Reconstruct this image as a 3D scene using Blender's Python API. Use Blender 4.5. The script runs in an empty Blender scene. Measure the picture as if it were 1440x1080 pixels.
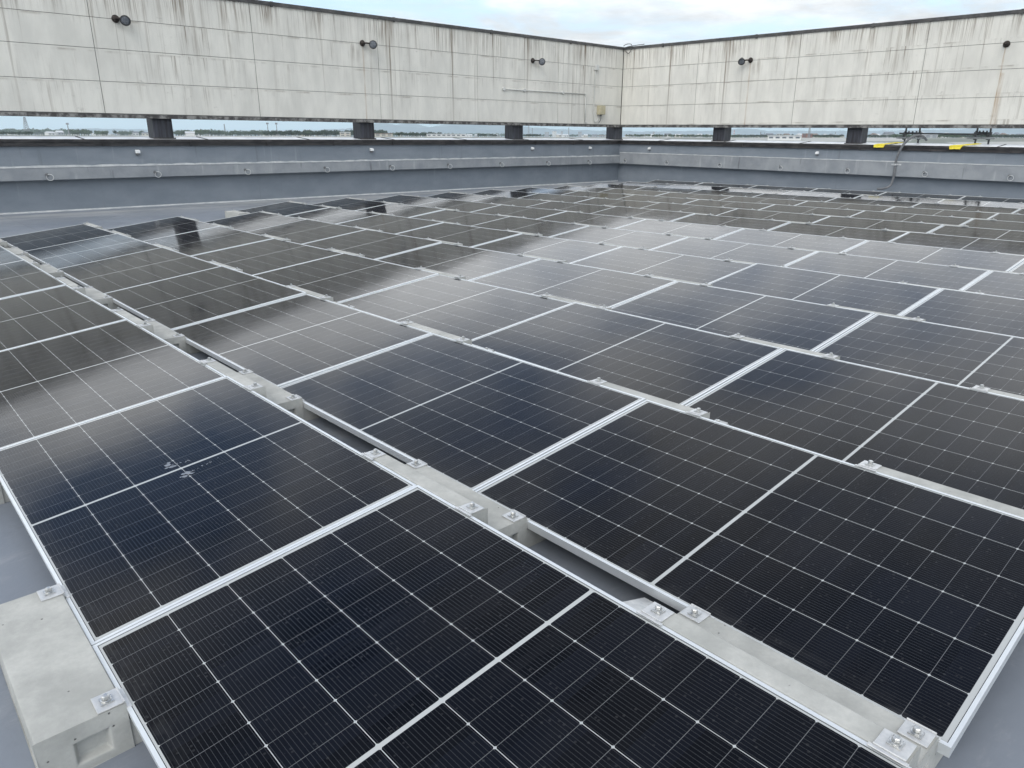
import bpy, bmesh, math, random
from mathutils import Vector, Matrix
from math import radians, sin, cos, pi, sqrt, asin, atan2
rnd = random.Random(7)
S = bpy.context.scene
COL = S.collection

# ---------------------------------------------------------------- camera
YAW, PITCH, ROLL = .7406, .3241, -.0028
CAMP = Vector((-.2845, -2.1812, 1.3626))
FPX = 1025.81
fwd = Vector((sin(YAW)*cos(PITCH), cos(YAW)*cos(PITCH), -sin(PITCH)))
rgt = Vector((cos(YAW), -sin(YAW), 0))
dwn = fwd.cross(rgt)
r2 = rgt*cos(ROLL) + dwn*sin(ROLL)
d2 = -rgt*sin(ROLL) + dwn*cos(ROLL)
cd = bpy.data.cameras.new("camera"); cam = bpy.data.objects.new("camera", cd); COL.objects.link(cam)
m = Matrix.Identity(4)
m.col[0][:3] = r2; m.col[1][:3] = -d2; m.col[2][:3] = -fwd; m.col[3][:3] = CAMP
cam.matrix_world = m
cd.sensor_width = 36; cd.sensor_fit = 'HORIZONTAL'; cd.lens = FPX/1440*36
cd.clip_start = .05; cd.clip_end = 60000
S.camera = cam

# ---------------------------------------------------------------- world, sun, exposure
SUN_EL, SUN_AZ = 48, 246       # azimuth from +Y, clockwise (towards +X)
S.view_settings.view_transform = 'Standard'; S.view_settings.look = 'None'
S.view_settings.gamma = 1; S.view_settings.use_curve_mapping = False
S.view_settings.exposure = 0.58
w = bpy.data.worlds.new("World"); S.world = w; w.use_nodes = True
NT = w.node_tree; NT.nodes.clear()


class G:
    """tiny node-graph writer"""
    def __init__(s, nt): s.nt = nt
    def n(s, t, **k):
        o = s.nt.nodes.new(t)
        for a, b in k.items(): setattr(o, a, b)
        return o
    def put(s, sock, v):
        if isinstance(v, bpy.types.NodeSocket): s.nt.links.new(v, sock)
        elif v is not None:
            if hasattr(sock.default_value, '__len__') and not hasattr(v, '__len__'): v = (v,)*len(sock.default_value)
            if hasattr(v, '__len__') and len(sock.default_value) == 4 and len(v) == 3: v = (*v, 1)
            sock.default_value = v
    def m(s, op, a, b=None, c=None, clamp=False):
        o = s.n('ShaderNodeMath', operation=op, use_clamp=clamp)
        for i, v in enumerate((a, b, c)):
            if v is not None: s.put(o.inputs[i], v)
        return o.outputs[0]
    def noise(s, vec, scale, detail=3, rough=.55, dist=0, dim='3D'):
        o = s.n('ShaderNodeTexNoise', noise_dimensions=dim)
        s.put(o.inputs['Vector'], vec); s.put(o.inputs['Scale'], scale); s.put(o.inputs['Detail'], detail)
        s.put(o.inputs['Roughness'], rough); s.put(o.inputs['Distortion'], dist)
        return o.outputs[0]
    def ramp(s, f, a, b, lo=0., hi=1.):
        o = s.n('ShaderNodeMapRange', interpolation_type='SMOOTHSTEP')
        for i, v in enumerate((f, a, b, lo, hi)): s.put(o.inputs[i], v)
        return o.outputs[0]
    def mix(s, f, a, b, bt='MIX'):
        o = s.n('ShaderNodeMix', data_type='RGBA', blend_type=bt)
        s.put(o.inputs[0], f); s.put(o.inputs[6], a); s.put(o.inputs[7], b)
        return o.outputs[2]
    def xyz(s, x=0., y=0., z=0.):
        o = s.n('ShaderNodeCombineXYZ')
        for i, v in enumerate((x, y, z)): s.put(o.inputs[i], v)
        return o.outputs[0]
    def sep(s, v):
        o = s.n('ShaderNodeSeparateXYZ'); s.put(o.inputs[0], v); return o.outputs
    def obj(s): return s.n('ShaderNodeTexCoord').outputs['Object']
    def bump(s, h, dist, st=1.):
        o = s.n('ShaderNodeBump'); s.put(o.inputs['Height'], h); o.inputs['Distance'].default_value = dist
        o.inputs['Strength'].default_value = st; return o.outputs[0]


g = G(NT)
sky = g.n('ShaderNodeTexSky', sky_type='NISHITA', sun_disc=False)
sky.sun_elevation = radians(SUN_EL); sky.sun_rotation = radians(SUN_AZ)
sky.air_density = 1.2; sky.dust_density = 1.5; sky.ozone_density = 1.5; sky.altitude = 50
dirv = g.n('ShaderNodeTexCoord').outputs['Generated']
dx, dy, dz_ = g.sep(dirv)
el = g.m('MAXIMUM', dz_, 0.0)
den = g.m('ADD', el, .12)
cv = g.xyz(g.m('DIVIDE', dx, den), g.m('DIVIDE', dy, den), 0.)
n1 = g.noise(cv, 1.15, 7, .58, .6)
n2 = g.noise(cv, 3.1, 6, .6, .4)
nn = g.m('ADD', g.m('MULTIPLY', n1, .75), g.m('MULTIPLY', n2, .25))
# where the cloud banks and the blue gaps of this afternoon sat (cv is a plane overhead)
for bx_, by_, br_, ba_ in ((.32, 2.02, .42, .13), (.75, 2.1, .45, .12), (1.1, 1.86, .34, .16), (1.12, 1.0, .28, .12), (2.2, .45, .6, .12), (.20, 1.55, .42, -.24),
                           (1.55, 1.5, .38, .02), (.28, .92, .45, -.14), (1.8, .9, .4, .03), (.2, 3.0, .5, -.10), (-1.5, .5, .9, -.1)):
    vd = g.n('ShaderNodeVectorMath', operation='DISTANCE'); g.put(vd.inputs[0], cv); g.put(vd.inputs[1], (bx_, by_, 0.))
    nn = g.m('ADD', nn, g.ramp(vd.outputs['Value'], br_, 0., 0., ba_))
cov = g.ramp(nn, .33, .57)
horizon_gap = g.ramp(el, .03, .085)
cov = g.m('MULTIPLY', cov, horizon_gap)
# cloud radiance: whitest a third of the way up, greyer overhead and in the thick parts
prof = g.ramp(el, .13, .30, 7.3, 18.)
prof = g.m('MULTIPLY', prof, g.ramp(el, .36, .72, 1.0, .27))
thick = g.ramp(g.noise(cv, 1.9, 6, .62), .36, .64, 1.10, .80)
cl = g.m('MULTIPLY', prof, thick)
cloudcol = g.mix(1., (.965, .985, 1.0), g.xyz(cl, cl, cl), 'MULTIPLY')
low_col = g.mix(g.ramp(el, .03, .085), (6.9, 9.3, 10.9), (5.6, 6.3, 6.9))
haze_sky = g.mix(g.ramp(el, .0, .26, .88, .03), g.mix(1., sky.outputs[0], (1.35, 1.5, 1.7), 'MULTIPLY'), low_col)
bg = g.n('ShaderNodeBackground'); bg.inputs['Strength'].default_value = .1
g.put(bg.inputs['Color'], g.mix(cov, haze_sky, cloudcol))
wo = g.n('ShaderNodeOutputWorld'); NT.links.new(bg.outputs[0], wo.inputs['Surface'])

sl = bpy.data.lights.new("sun", 'SUN'); sl.energy = 1.3; sl.angle = radians(50); sl.color = (1., .955, .89)
so = bpy.data.objects.new("sun", sl); COL.objects.link(so)
sd = Vector((sin(radians(SUN_AZ))*cos(radians(SUN_EL)), cos(radians(SUN_AZ))*cos(radians(SUN_EL)), sin(radians(SUN_EL))))
so.rotation_euler = sd.to_track_quat('Z', 'Y').to_euler(); so.location = (0, 0, 30)

# ---------------------------------------------------------------- helpers
def obj(name, bm, mat, parent=None, smooth=False):
    me = bpy.data.meshes.new(name)
    bmesh.ops.recalc_face_normals(bm, faces=bm.faces)
    bm.to_mesh(me); bm.free()
    for mm in (mat if isinstance(mat, (list, tuple)) else [mat]): me.materials.append(mm)
    if smooth:
        for p in me.polygons: p.use_smooth = True
    o = bpy.data.objects.new(name, me); COL.objects.link(o)
    if parent: o.parent = parent
    return o

def tag(o, label=None, cat=None, group=None, kind=None):
    if label: o['label'] = label
    if cat: o['category'] = cat
    if group: o['group'] = group
    if kind: o['kind'] = kind
    return o

def thing(name, label, cat, loc=(0, 0, 0), group=None):
    o = bpy.data.objects.new(name, None); COL.objects.link(o); o.location = loc
    o.empty_display_size = .1
    return tag(o, label, cat, group)

def copy_tree(o, parent=None):
    c = o.copy(); COL.objects.link(c); c.parent = parent
    for ch in o.children: copy_tree(ch, c)
    return c

def box(bm, x0, x1, y0, y1, z0, z1, mi=0, mat=None):
    v = [bm.verts.new(p) for p in ((x0, y0, z0), (x1, y0, z0), (x1, y1, z0), (x0, y1, z0), (x0, y0, z1), (x1, y0, z1), (x1, y1, z1), (x0, y1, z1))]
    if mat is not None:
        for q in v: q.co = mat @ q.co
    fs = [bm.faces.new([v[i] for i in q]) for q in ((0, 3, 2, 1), (4, 5, 6, 7), (0, 1, 5, 4), (1, 2, 6, 5), (2, 3, 7, 6), (3, 0, 4, 7))]
    for f in fs: f.material_index = mi
    return v, fs

def tube(bm, pts, r, seg=10, cap=True):
    pts = [Vector(p) for p in pts]; rings = []
    up = Vector((.13, .31, .94)).normalized()
    for i, p in enumerate(pts):
        t = (pts[min(i+1, len(pts)-1)]-pts[max(i-1, 0)]).normalized()
        a = t.cross(up)
        if a.length < .05: a = t.cross(Vector((1, 0, 0)))
        a.normalize(); b = t.cross(a)
        rr = r[i] if hasattr(r, '__len__') else r
        rings.append([bm.verts.new(p + (a*cos(2*pi*k/seg)+b*sin(2*pi*k/seg))*rr) for k in range(seg)])
    for A, B in zip(rings, rings[1:]):
        for k in range(seg): bm.faces.new((A[k], A[(k+1) % seg], B[(k+1) % seg], B[k]))
    if cap:
        bm.faces.new(rings[0][::-1]); bm.faces.new(rings[-1])
    return rings

def lathe(bm, prof, mat, seg=20):
    """prof: (radius, height) list; mat places local z axis"""
    rings = []
    for r, h in prof:
        rings.append([bm.verts.new(mat @ Vector((r*cos(2*pi*k/seg), r*sin(2*pi*k/seg), h))) for k in range(seg)])
    for A, B in zip(rings, rings[1:]):
        for k in range(seg): bm.faces.new((A[k], A[(k+1) % seg], B[(k+1) % seg], B[k]))
    bm.faces.new(rings[0][::-1]); bm.faces.new(rings[-1])

def bevel(bm, wd, seg=2):
    bm.normal_update()
    es = [e for e in bm.edges if len(e.link_faces) == 2 and e.calc_face_angle(0) > .6]
    bmesh.ops.bevel(bm, geom=es, offset=wd, segments=seg, affect='EDGES', profile=.6, clamp_overlap=True)

def curve(pts, n=8):
    P = [Vector(p) for p in pts]; P = [P[0]*2-P[1]] + P + [P[-1]*2-P[-2]]; out = []
    for i in range(1, len(P)-2):
        for k in range(n):
            t = k/n; a, b, c, d = P[i-1:i+3]
            out.append(.5*((2*b)+(c-a)*t+(2*a-5*b+4*c-d)*t*t+(3*b-a-3*c+d)*t**3))
    return out + [P[-2]]

def axis_mat(o, d):
    d = Vector(d).normalized()
    return Matrix.Translation(Vector(o)) @ d.to_track_quat('Z', 'Y').to_matrix().to_4x4()

def mat(name, fn):
    mm = bpy.data.materials.new(name); mm.use_nodes = True; nt = mm.node_tree; nt.nodes.clear()
    q = G(nt); bs = q.n('ShaderNodeBsdfPrincipled'); out = q.n('ShaderNodeOutputMaterial')
    nt.links.new(bs.outputs[0], out.inputs[0])
    for k, v in fn(q).items(): q.put(bs.inputs[k], v)
    return mm

def mottled(name, c1, c2, scale=3., rough=.8, metal=0., bumpd=0., streak=0.):
    def f(q):
        o = q.obj(); nz = q.noise(o, scale, 6, .62)
        c = q.mix(q.ramp(nz, .3, .7), c1, c2)
        r = {'Base Color': c, 'Roughness': q.ramp(q.noise(o, scale*2.3, 3), .3, .7, rough-.1, min(1, rough+.1)), 'Metallic': metal}
        if bumpd: r['Normal'] = q.bump(q.noise(o, scale*14, 4), bumpd)
        return r
    return mat(name, f)

# ---------------------------------------------------------------- materials
def clad_mat(name, ax, rust):
    """painted lightweight-concrete cladding with run-off streaks. ax 0: runs along x, 1: along y"""
    def f(q):
        c = q.sep(q.obj()); u = c[ax]; z = c[2]
        rel = q.m('SUBTRACT', z, 1.86)
        course = q.m('FRACT', q.m('DIVIDE', rel, .62))                     # 0 bottom .. 1 top of a course
        cid = q.m('FLOOR', q.m('DIVIDE', rel, .62))
        s1 = q.noise(q.xyz(q.m('MULTIPLY', u, 9.), q.m('MULTIPLY', z, .35), q.m('MULTIPLY', cid, .7)), 1., 5, .65)
        s2 = q.noise(q.xyz(q.m('MULTIPLY', u, 34.), q.m('MULTIPLY', z, .9), q.m('MULTIPLY', cid, 2.)), 1., 3, .6)
        st = q.m('ADD', q.m('MULTIPLY', s1, .62), q.m('MULTIPLY', s2, .38))
        patch = q.noise(q.xyz(q.m('MULTIPLY', u, .55), q.m('MULTIPLY', z, .5), 3.7), 1., 4, .6)
        patch = q.ramp(patch, .42, .62, .05, 1.)
        fall = q.ramp(course, -.1, 1., .45, 1.)
        upper = q.ramp(rel, .3, 2.3, .55, 1.)
        stain = q.m('MULTIPLY', q.m('MULTIPLY', q.ramp(st, .50, .64), patch), q.m('MULTIPLY', fall, upper))
        l1 = q.noise(q.xyz(q.m('MULTIPLY', u, 13.), q.m('MULTIPLY', z, .12), 21.), 1., 4, .6)       # runs that cross the courses
        lp = q.ramp(q.noise(q.xyz(q.m('MULTIPLY', u, .9), q.m('MULTIPLY', z, .25), 8.), 1., 3, .5), .42, .62)
        stain = q.m('MAXIMUM', stain, q.m('MULTIPLY', q.m('MULTIPLY', q.ramp(l1, .56, .68), lp), q.ramp(rel, .2, 2.5, .35, 1.15)), )
        # dirt that gathers along the joints
        hj = q.m('MULTIPLY', q.ramp(course, .90, 1.0), q.ramp(q.noise(q.xyz(q.m('MULTIPLY', u, 1.6), cid, 4.), 1., 4, .6), .45, .65, 0., .6))
        stain = q.m('MAXIMUM', stain, hj)
        tp = q.m('MULTIPLY', q.ramp(rel, 1.55, 2.5), q.ramp(q.m('ADD', q.m('MULTIPLY', s2, .5), q.m('MULTIPLY', l1, .5)), .47, .60))
        stain = q.m('MAXIMUM', stain, q.m('MULTIPLY', tp, q.ramp(lp, .0, .6, .25, .95)))
        base = q.mix(q.ramp(q.noise(q.xyz(q.m('MULTIPLY', u, 3.), z, 0.), .8, 5, .6), .3, .7), (.575, .562, .51), (.68, .663, .60))
        col = q.mix(q.m('MULTIPLY', stain, .85), base, (.13, .092, .056))
        # small blooms of grime near the lower courses
        gr = q.noise(q.xyz(q.m('MULTIPLY', u, 4.), q.m('MULTIPLY', z, 7.), 9.), 1., 6, .75)
        gr = q.m('MULTIPLY', q.ramp(gr, .58, .74), q.m('MULTIPLY', q.ramp(patch, .3, .9), .45))
        col = q.mix(gr, col, (.20, .19, .165))
        for u0, z0, wd, amt in rust:
            d = q.m('ABSOLUTE', q.m('SUBTRACT', u, u0))
            k = q.m('MULTIPLY', q.ramp(d, wd, 0.), q.ramp(z, z0, z0-.04))
            k = q.m('MULTIPLY', k, q.ramp(q.noise(q.xyz(q.m('MULTIPLY', u, 60.), q.m('MULTIPLY', z, 2.), 0.), 1., 5), .35, .6, .1, 1.))
            col = q.mix(q.m('MULTIPLY', k, amt), col, (.30, .17, .06))
        hb = q.noise(q.xyz(q.m('MULTIPLY', u, 26.), q.m('MULTIPLY', z, 3.), 0.), 1., 3)
        return {'Base Color': col, 'Roughness': .85, 'Normal': q.bump(hb, .004, .6)}
    return mat(name, f)

M_cladA = clad_mat('painted_cladding', 0, [(10.98, 3.7, .035, .55)])
M_cladB = clad_mat('painted_cladding_right', 1, [(10.95, 3.68, .035, .6), (4.07, 3.52, .028, .75), (4.02, 2.95, .06, .5), (3.97, 2.4, .035, .3)])

def parapet_mat(ax):
    def f(q):
        c = q.sep(q.obj()); u = c[ax]; z = c[2]
        n1 = q.noise(q.xyz(q.m('MULTIPLY', u, .8), q.m('MULTIPLY', z, 1.6), 0.), 1.5, 6, .6)
        st = q.noise(q.xyz(q.m('MULTIPLY', u, 7.), q.m('MULTIPLY', z, .4), 0.), 1., 4, .6)
        col = q.mix(q.ramp(n1, .3, .7), (.150, .175, .202), (.190, .214, .240))
        col = q.mix(q.m('MULTIPLY', q.ramp(st, .60, .76), .4), col, (.28, .30, .31))
        col = q.mix(q.m('MULTIPLY', q.ramp(st, .40, .28), .4), col, (.09, .10, .115))
        return {'Base Color': col, 'Roughness': .62, 'Normal': q.bump(q.noise(q.obj(), 9., 5), .006, .5)}
    return f
M_paraA = mat('grey_membrane_paint', parapet_mat(0)); M_paraB = mat('grey_membrane_paint_right', parapet_mat(1))

def ledge_mat(ax):
    def f(q):
        c = q.sep(q.obj()); u = c[ax]; z = c[2]
        st = q.noise(q.xyz(q.m('MULTIPLY', u, 5.), q.m('MULTIPLY', z, .6), 0.), 1., 5, .62)
        n1 = q.noise(q.obj(), 2.2, 5, .6)
        col = q.mix(q.ramp(n1, .3, .7), (.20, .215, .23), (.27, .285, .295))
        col = q.mix(q.m('MULTIPLY', q.ramp(st, .58, .74), .6), col, (.36, .375, .375))
        col = q.mix(q.m('MULTIPLY', q.ramp(st, .38, .27), .75), col, (.10, .105, .115))
        return {'Base Color': col, 'Roughness': .7, 'Normal': q.bump(q.noise(q.obj(), 14., 5), .008, .6)}
    return f
M_ledA = mat('weathered_ledge', ledge_mat(0)); M_ledB = mat('weathered_ledge_right', ledge_mat(1))
M_lip = mottled('pale_sealant', (.36, .38, .39), (.55, .56, .55), 6., .7, bumpd=.004)

def floor_f(q):
    o = q.obj(); c = q.sep(o)
    n1 = q.noise(o, .55, 7, .62, .5); n2 = q.noise(o, 5., 6, .6)
    col = q.mix(q.ramp(n1, .3, .7), (.15, .172, .205), (.195, .217, .25))
    col = q.mix(q.m('MULTIPLY', q.ramp(n2, .55, .75), .35), col, (.30, .31, .32))
    wall = q.ramp(c[1], 13.2, 15.6)                    # silt dried out in the gutter along the left wall
    silt = q.m('MULTIPLY', q.ramp(q.noise(q.xyz(q.m('MULTIPLY', c[0], .35), q.m('MULTIPLY', c[1], 1.2), 0.), 1.3, 6, .65), .36, .62), wall)
    col = q.mix(q.m('MULTIPLY', silt, .6), col, (.40, .40, .385))
    dark = q.m('MULTIPLY', q.ramp(q.noise(q.xyz(q.m('MULTIPLY', c[0], .5), q.m('MULTIPLY', c[1], 2.2), 5.), 1., 6, .7), .56, .72), q.ramp(c[1], 14.6, 15.9))
    col = q.mix(q.m('MULTIPLY', dark, .8), col, (.07, .065, .06))
    sc = q.noise(q.xyz(q.m('MULTIPLY', c[0], 3.), q.m('MULTIPLY', c[1], 9.), 2.), 1., 7, .75)
    col = q.mix(q.m('MULTIPLY', q.ramp(sc, .52, .70), .35), col, (.30, .31, .325))
    col = q.mix(q.m('MULTIPLY', q.ramp(q.noise(o, 1.6, 7, .7), .56, .68), .5), col, (.105, .115, .13))
    # lap joints of the sheet
    ln = q.m('ABSOLUTE', q.m('SUBTRACT', q.m('FRACT', q.m('DIVIDE', q.m('ADD', c[0], .62), 1.9)), .5))
    col = q.mix(q.m('MULTIPLY', q.ramp(ln, .004, .0015), .5), col, (.08, .085, .09))
    return {'Base Color': col, 'Roughness': q.ramp(n1, .3, .7, .42, .62), 'Normal': q.bump(q.noise(o, 22., 4), .003, .5)}
M_floor = mat('grey_roof_membrane', floor_f)

def conc_f(q):
    o = q.obj(); rn = q.n('ShaderNodeObjectInfo').outputs['Random']
    v = q.n('ShaderNodeVectorMath', operation='ADD'); q.put(v.inputs[0], o); q.put(v.inputs[1], q.xyz(q.m('MULTIPLY', rn, 37.), q.m('MULTIPLY', rn, 11.), 0.))
    p = v.outputs[0]
    n1 = q.noise(p, 5., 7, .65); n2 = q.noise(p, 60., 4, .6)
    col = q.mix(q.ramp(n1, .3, .7), (.305, .31, .29), (.455, .455, .425))
    col = q.mix(q.m('MULTIPLY', q.ramp(n2, .35, .7), .25), col, (.30, .305, .29))
    vo = q.n('ShaderNodeTexVoronoi'); q.put(vo.inputs['Vector'], p); vo.inputs['Scale'].default_value = 26
    hole = q.m('MULTIPLY', q.ramp(vo.outputs['Distance'], .10, .04), q.ramp(vo.outputs['Color'], .55, .62))
    col = q.mix(hole, col, (.09, .09, .085))
    h = q.m('SUBTRACT', q.m('MULTIPLY', n2, .4), hole)
    return {'Base Color': col, 'Roughness': .9, 'Normal': q.bump(h, .003, .8)}
M_conc = mat('ballast_concrete', conc_f)

def frame_f(q):
    n = q.noise(q.obj(), 30., 3)
    return {'Base Color': q.mix(n, (.66, .69, .70), (.76, .78, .78)), 'Metallic': .55, 'Roughness': .42}
M_frame = mat('anodised_frame', frame_f)
M_plate = mottled('clamp_aluminium', (.50, .51, .51), (.62, .62, .61), 40., .45, .6)
M_bolt = mottled('zinc_bolt', (.42, .43, .43), (.60, .60, .58), 80., .35, .9)

PW, PL, LIP = 1.134, 1.776, .0105
def glass_f(q):
    o = q.obj(); c = q.sep(o); x, y = c[0], c[1]
    rn = q.n('ShaderNodeObjectInfo').outputs['Random']
    bx = LIP+.007; cw = (PW-2*bx)/6
    by = LIP+.0155; half = (PL-2*by-.013)/2; ch = half/9
    # distance to the cell joints that run along the panel
    ux = q.m('DIVIDE', q.m('SUBTRACT', x, bx), cw)
    fx = q.m('MULTIPLY', q.m('SUBTRACT', .5, q.m('ABSOLUTE', q.m('SUBTRACT', q.m('FRACT', ux), .5))), cw)
    ym = q.m('ABSOLUTE', q.m('SUBTRACT', y, PL/2))
    yy = q.m('SUBTRACT', ym, .0065)
    uy = q.m('DIVIDE', yy, ch)
    fy = q.m('MULTIPLY', q.m('SUBTRACT', .5, q.m('ABSOLUTE', q.m('SUBTRACT', q.m('FRACT', uy), .5))), ch)
    lx = q.m('LESS_THAN', fx, .0009)
    ly = q.m('LESS_THAN', fy, .0007)
    dia = q.m('LESS_THAN', q.m('ADD', fx, fy), .0052)
    mid = q.m('LESS_THAN', ym, .0065)
    edge = q.m('MAXIMUM', q.m('GREATER_THAN', ym, PL/2-by), q.m('GREATER_THAN', q.m('ABSOLUTE', q.m('SUBTRACT', x, PW/2)), PW/2-bx))
    white = q.m('MAXIMUM', q.m('MAXIMUM', lx, dia), q.m('MAXIMUM', mid, edge))
    # busbar wires, sixteen to a cell
    wb = cw/16
    fb = q.m('MULTIPLY', q.m('ABSOLUTE', q.m('SUBTRACT', q.m('FRACT', q.m('MULTIPLY', ux, 16.)), .5)), wb)
    wire = q.m('LESS_THAN', fb, .00042)
    # tiny cell-to-cell shade
    cid = q.xyz(q.m('FLOOR', ux), q.m('FLOOR', q.m('DIVIDE', y, ch)), q.m('MULTIPLY', rn, 50.))
    wn = q.n('ShaderNodeTexWhiteNoise', noise_dimensions='3D'); q.put(wn.inputs['Vector'], cid)
    col = q.mix(q.m('MULTIPLY', wn.outputs['Value'], .8), (.0022, .0026, .0042), (.0045, .0056, .0095))
    col = q.mix(q.m('MULTIPLY', wire, .9), col, (.052, .054, .058))
    col = q.mix(ly, col, (.13, .135, .14))
    col = q.mix(white, col, (.40, .415, .41))
    rim = q.m('MAXIMUM', q.m('GREATER_THAN', ym, PL/2-LIP-.002), q.m('GREATER_THAN', q.m('ABSOLUTE', q.m('SUBTRACT', x, PW/2)), PW/2-LIP-.002))
    col = q.mix(rim, col, (.03, .032, .034))            # the black gasket line
    # dried rain spots and a film of dust
    off = q.n('ShaderNodeVectorMath', operation='ADD'); q.put(off.inputs[0], o); q.put(off.inputs[1], q.xyz(q.m('MULTIPLY', rn, 91.), q.m('MULTIPLY', rn, 33.), 0.))
    p = off.outputs[0]
    vo = q.n('ShaderNodeTexVoronoi'); q.put(vo.inputs['Vector'], p); vo.inputs['Scale'].default_value = 62
    spot = q.m('MULTIPLY', q.ramp(vo.outputs['Distance'], .30, .12), q.ramp(q.sep(vo.outputs['Color'])[0], .72, .80))
    dust = q.noise(p, 2.6, 6, .65)
    lowdirt = q.m('MULTIPLY', q.ramp(x, .09, .012), q.ramp(q.noise(q.xyz(q.m('MULTIPLY', x, 6.), q.m('MULTIPLY', y, 2.2), q.m('MULTIPLY', rn, 70.)), 4., 5, .65), .40, .75, .0, .05))
    run = q.noise(q.xyz(q.m('MULTIPLY', x, 1.3), q.m('MULTIPLY', y, 14.), q.m('MULTIPLY', rn, 40.)), 1., 4, .6)
    film = q.m('ADD', q.m('ADD', q.ramp(dust, .35, .75, .0008, .007), q.ramp(run, .55, .8, 0., .008)), lowdirt)
    col = q.mix(q.m('ADD', film, q.m('MULTIPLY', spot, .04)), col, (.38, .38, .37))
    rough = q.m('ADD', q.ramp(dust, .3, .7, .07, .11), q.m('MULTIPLY', spot, .1))
    return {'Base Color': col, 'Roughness': rough, 'IOR': 1.2, 'Normal': q.bump(q.noise(p, 3.2, 2), .0012, .35)}
M_glass = mat('solar_glass', glass_f)
M_drop = mottled('dried_dropping', (.11, .13, .16), (.22, .24, .27), 60., .9)

M_coptop = mottled('pale_metal_capping', (.62, .64, .65), (.78, .79, .78), 1.6, .45, .1)
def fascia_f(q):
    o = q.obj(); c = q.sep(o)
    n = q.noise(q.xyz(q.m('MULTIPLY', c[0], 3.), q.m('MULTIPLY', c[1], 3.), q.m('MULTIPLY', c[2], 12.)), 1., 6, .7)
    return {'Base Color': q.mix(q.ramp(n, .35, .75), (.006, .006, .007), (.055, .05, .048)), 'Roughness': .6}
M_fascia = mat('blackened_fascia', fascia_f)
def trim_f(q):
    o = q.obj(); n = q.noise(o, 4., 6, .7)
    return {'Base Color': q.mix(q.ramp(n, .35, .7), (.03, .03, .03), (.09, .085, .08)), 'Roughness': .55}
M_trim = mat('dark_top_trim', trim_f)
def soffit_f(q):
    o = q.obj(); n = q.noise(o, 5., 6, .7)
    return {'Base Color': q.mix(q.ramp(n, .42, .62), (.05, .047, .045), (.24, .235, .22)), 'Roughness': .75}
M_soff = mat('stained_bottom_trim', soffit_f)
def pillar_f(q):
    c = q.sep(q.obj())
    n = q.noise(q.xyz(q.m('MULTIPLY', c[0], 16.), q.m('MULTIPLY', c[1], 16.), q.m('MULTIPLY', c[2], 1.2)), 1., 5, .65)
    return {'Base Color': q.mix(q.ramp(n, .3, .72), (.004, .004, .006), (.045, .047, .06)), 'Roughness': .55}
M_pil = mat('sooty_pillar', pillar_f)
M_joint = mottled('dark_joint', (.085, .085, .08), (.14, .14, .13), 5., .9)
M_black = mottled('rusty_black_iron', (.012, .011, .011), (.05, .035, .028), 20., .6, .3)
M_lamp = mottled('dark_lamp_shell', (.03, .032, .034), (.075, .075, .07), 20., .5, .2)
M_rim = mottled('worn_white_shell', (.42, .44, .43), (.58, .59, .57), 20., .5)
M_lens = mottled('dusty_lens', (.10, .11, .125), (.19, .20, .215), 20., .25)
M_ring = mottled('galvanised_ring', (.45, .46, .46), (.62, .63, .62), 20., .45, .5)
M_grey = mottled('dull_steel', (.10, .105, .11), (.17, .175, .18), 12., .55, .3)
M_white = mottled('white_plastic', (.66, .67, .66), (.76, .77, .76), 20., .5)
M_beige = mottled('yellowed_box', (.40, .36, .24), (.47, .43, .30), 9., .6)
M_pipe = mottled('painted_pipe', (.46, .465, .44), (.55, .55, .52), 9., .7)
M_yellow = mottled('yellow_rubber', (.58, .47, .02), (.74, .62, .05), 9., .55)
M_hose = mottled('grey_hose', (.10, .105, .11), (.16, .165, .17), 18., .6)
M_cable = mottled('dark_cable', (.03, .03, .03), (.06, .06, .06), 9., .6)

# ---------------------------------------------------------------- the roof and its walls
YA, XB, FZ = 16.0, 21.65, -.122
SAG = .0105                                     # the right wall falls slightly towards the near end
def sagv(o):
    for v in o.data.vertices: v.co.z -= SAG*(YA-v.co.y)
    return o

bm = bmesh.new(); box(bm, -9, XB+.6, -9, YA+.6, FZ-.5, FZ)
tag(obj('roof_floor', bm, M_floor), kind='structure')

X0, Y0 = -5.0, -2.5
TOPZ = 4.44
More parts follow.
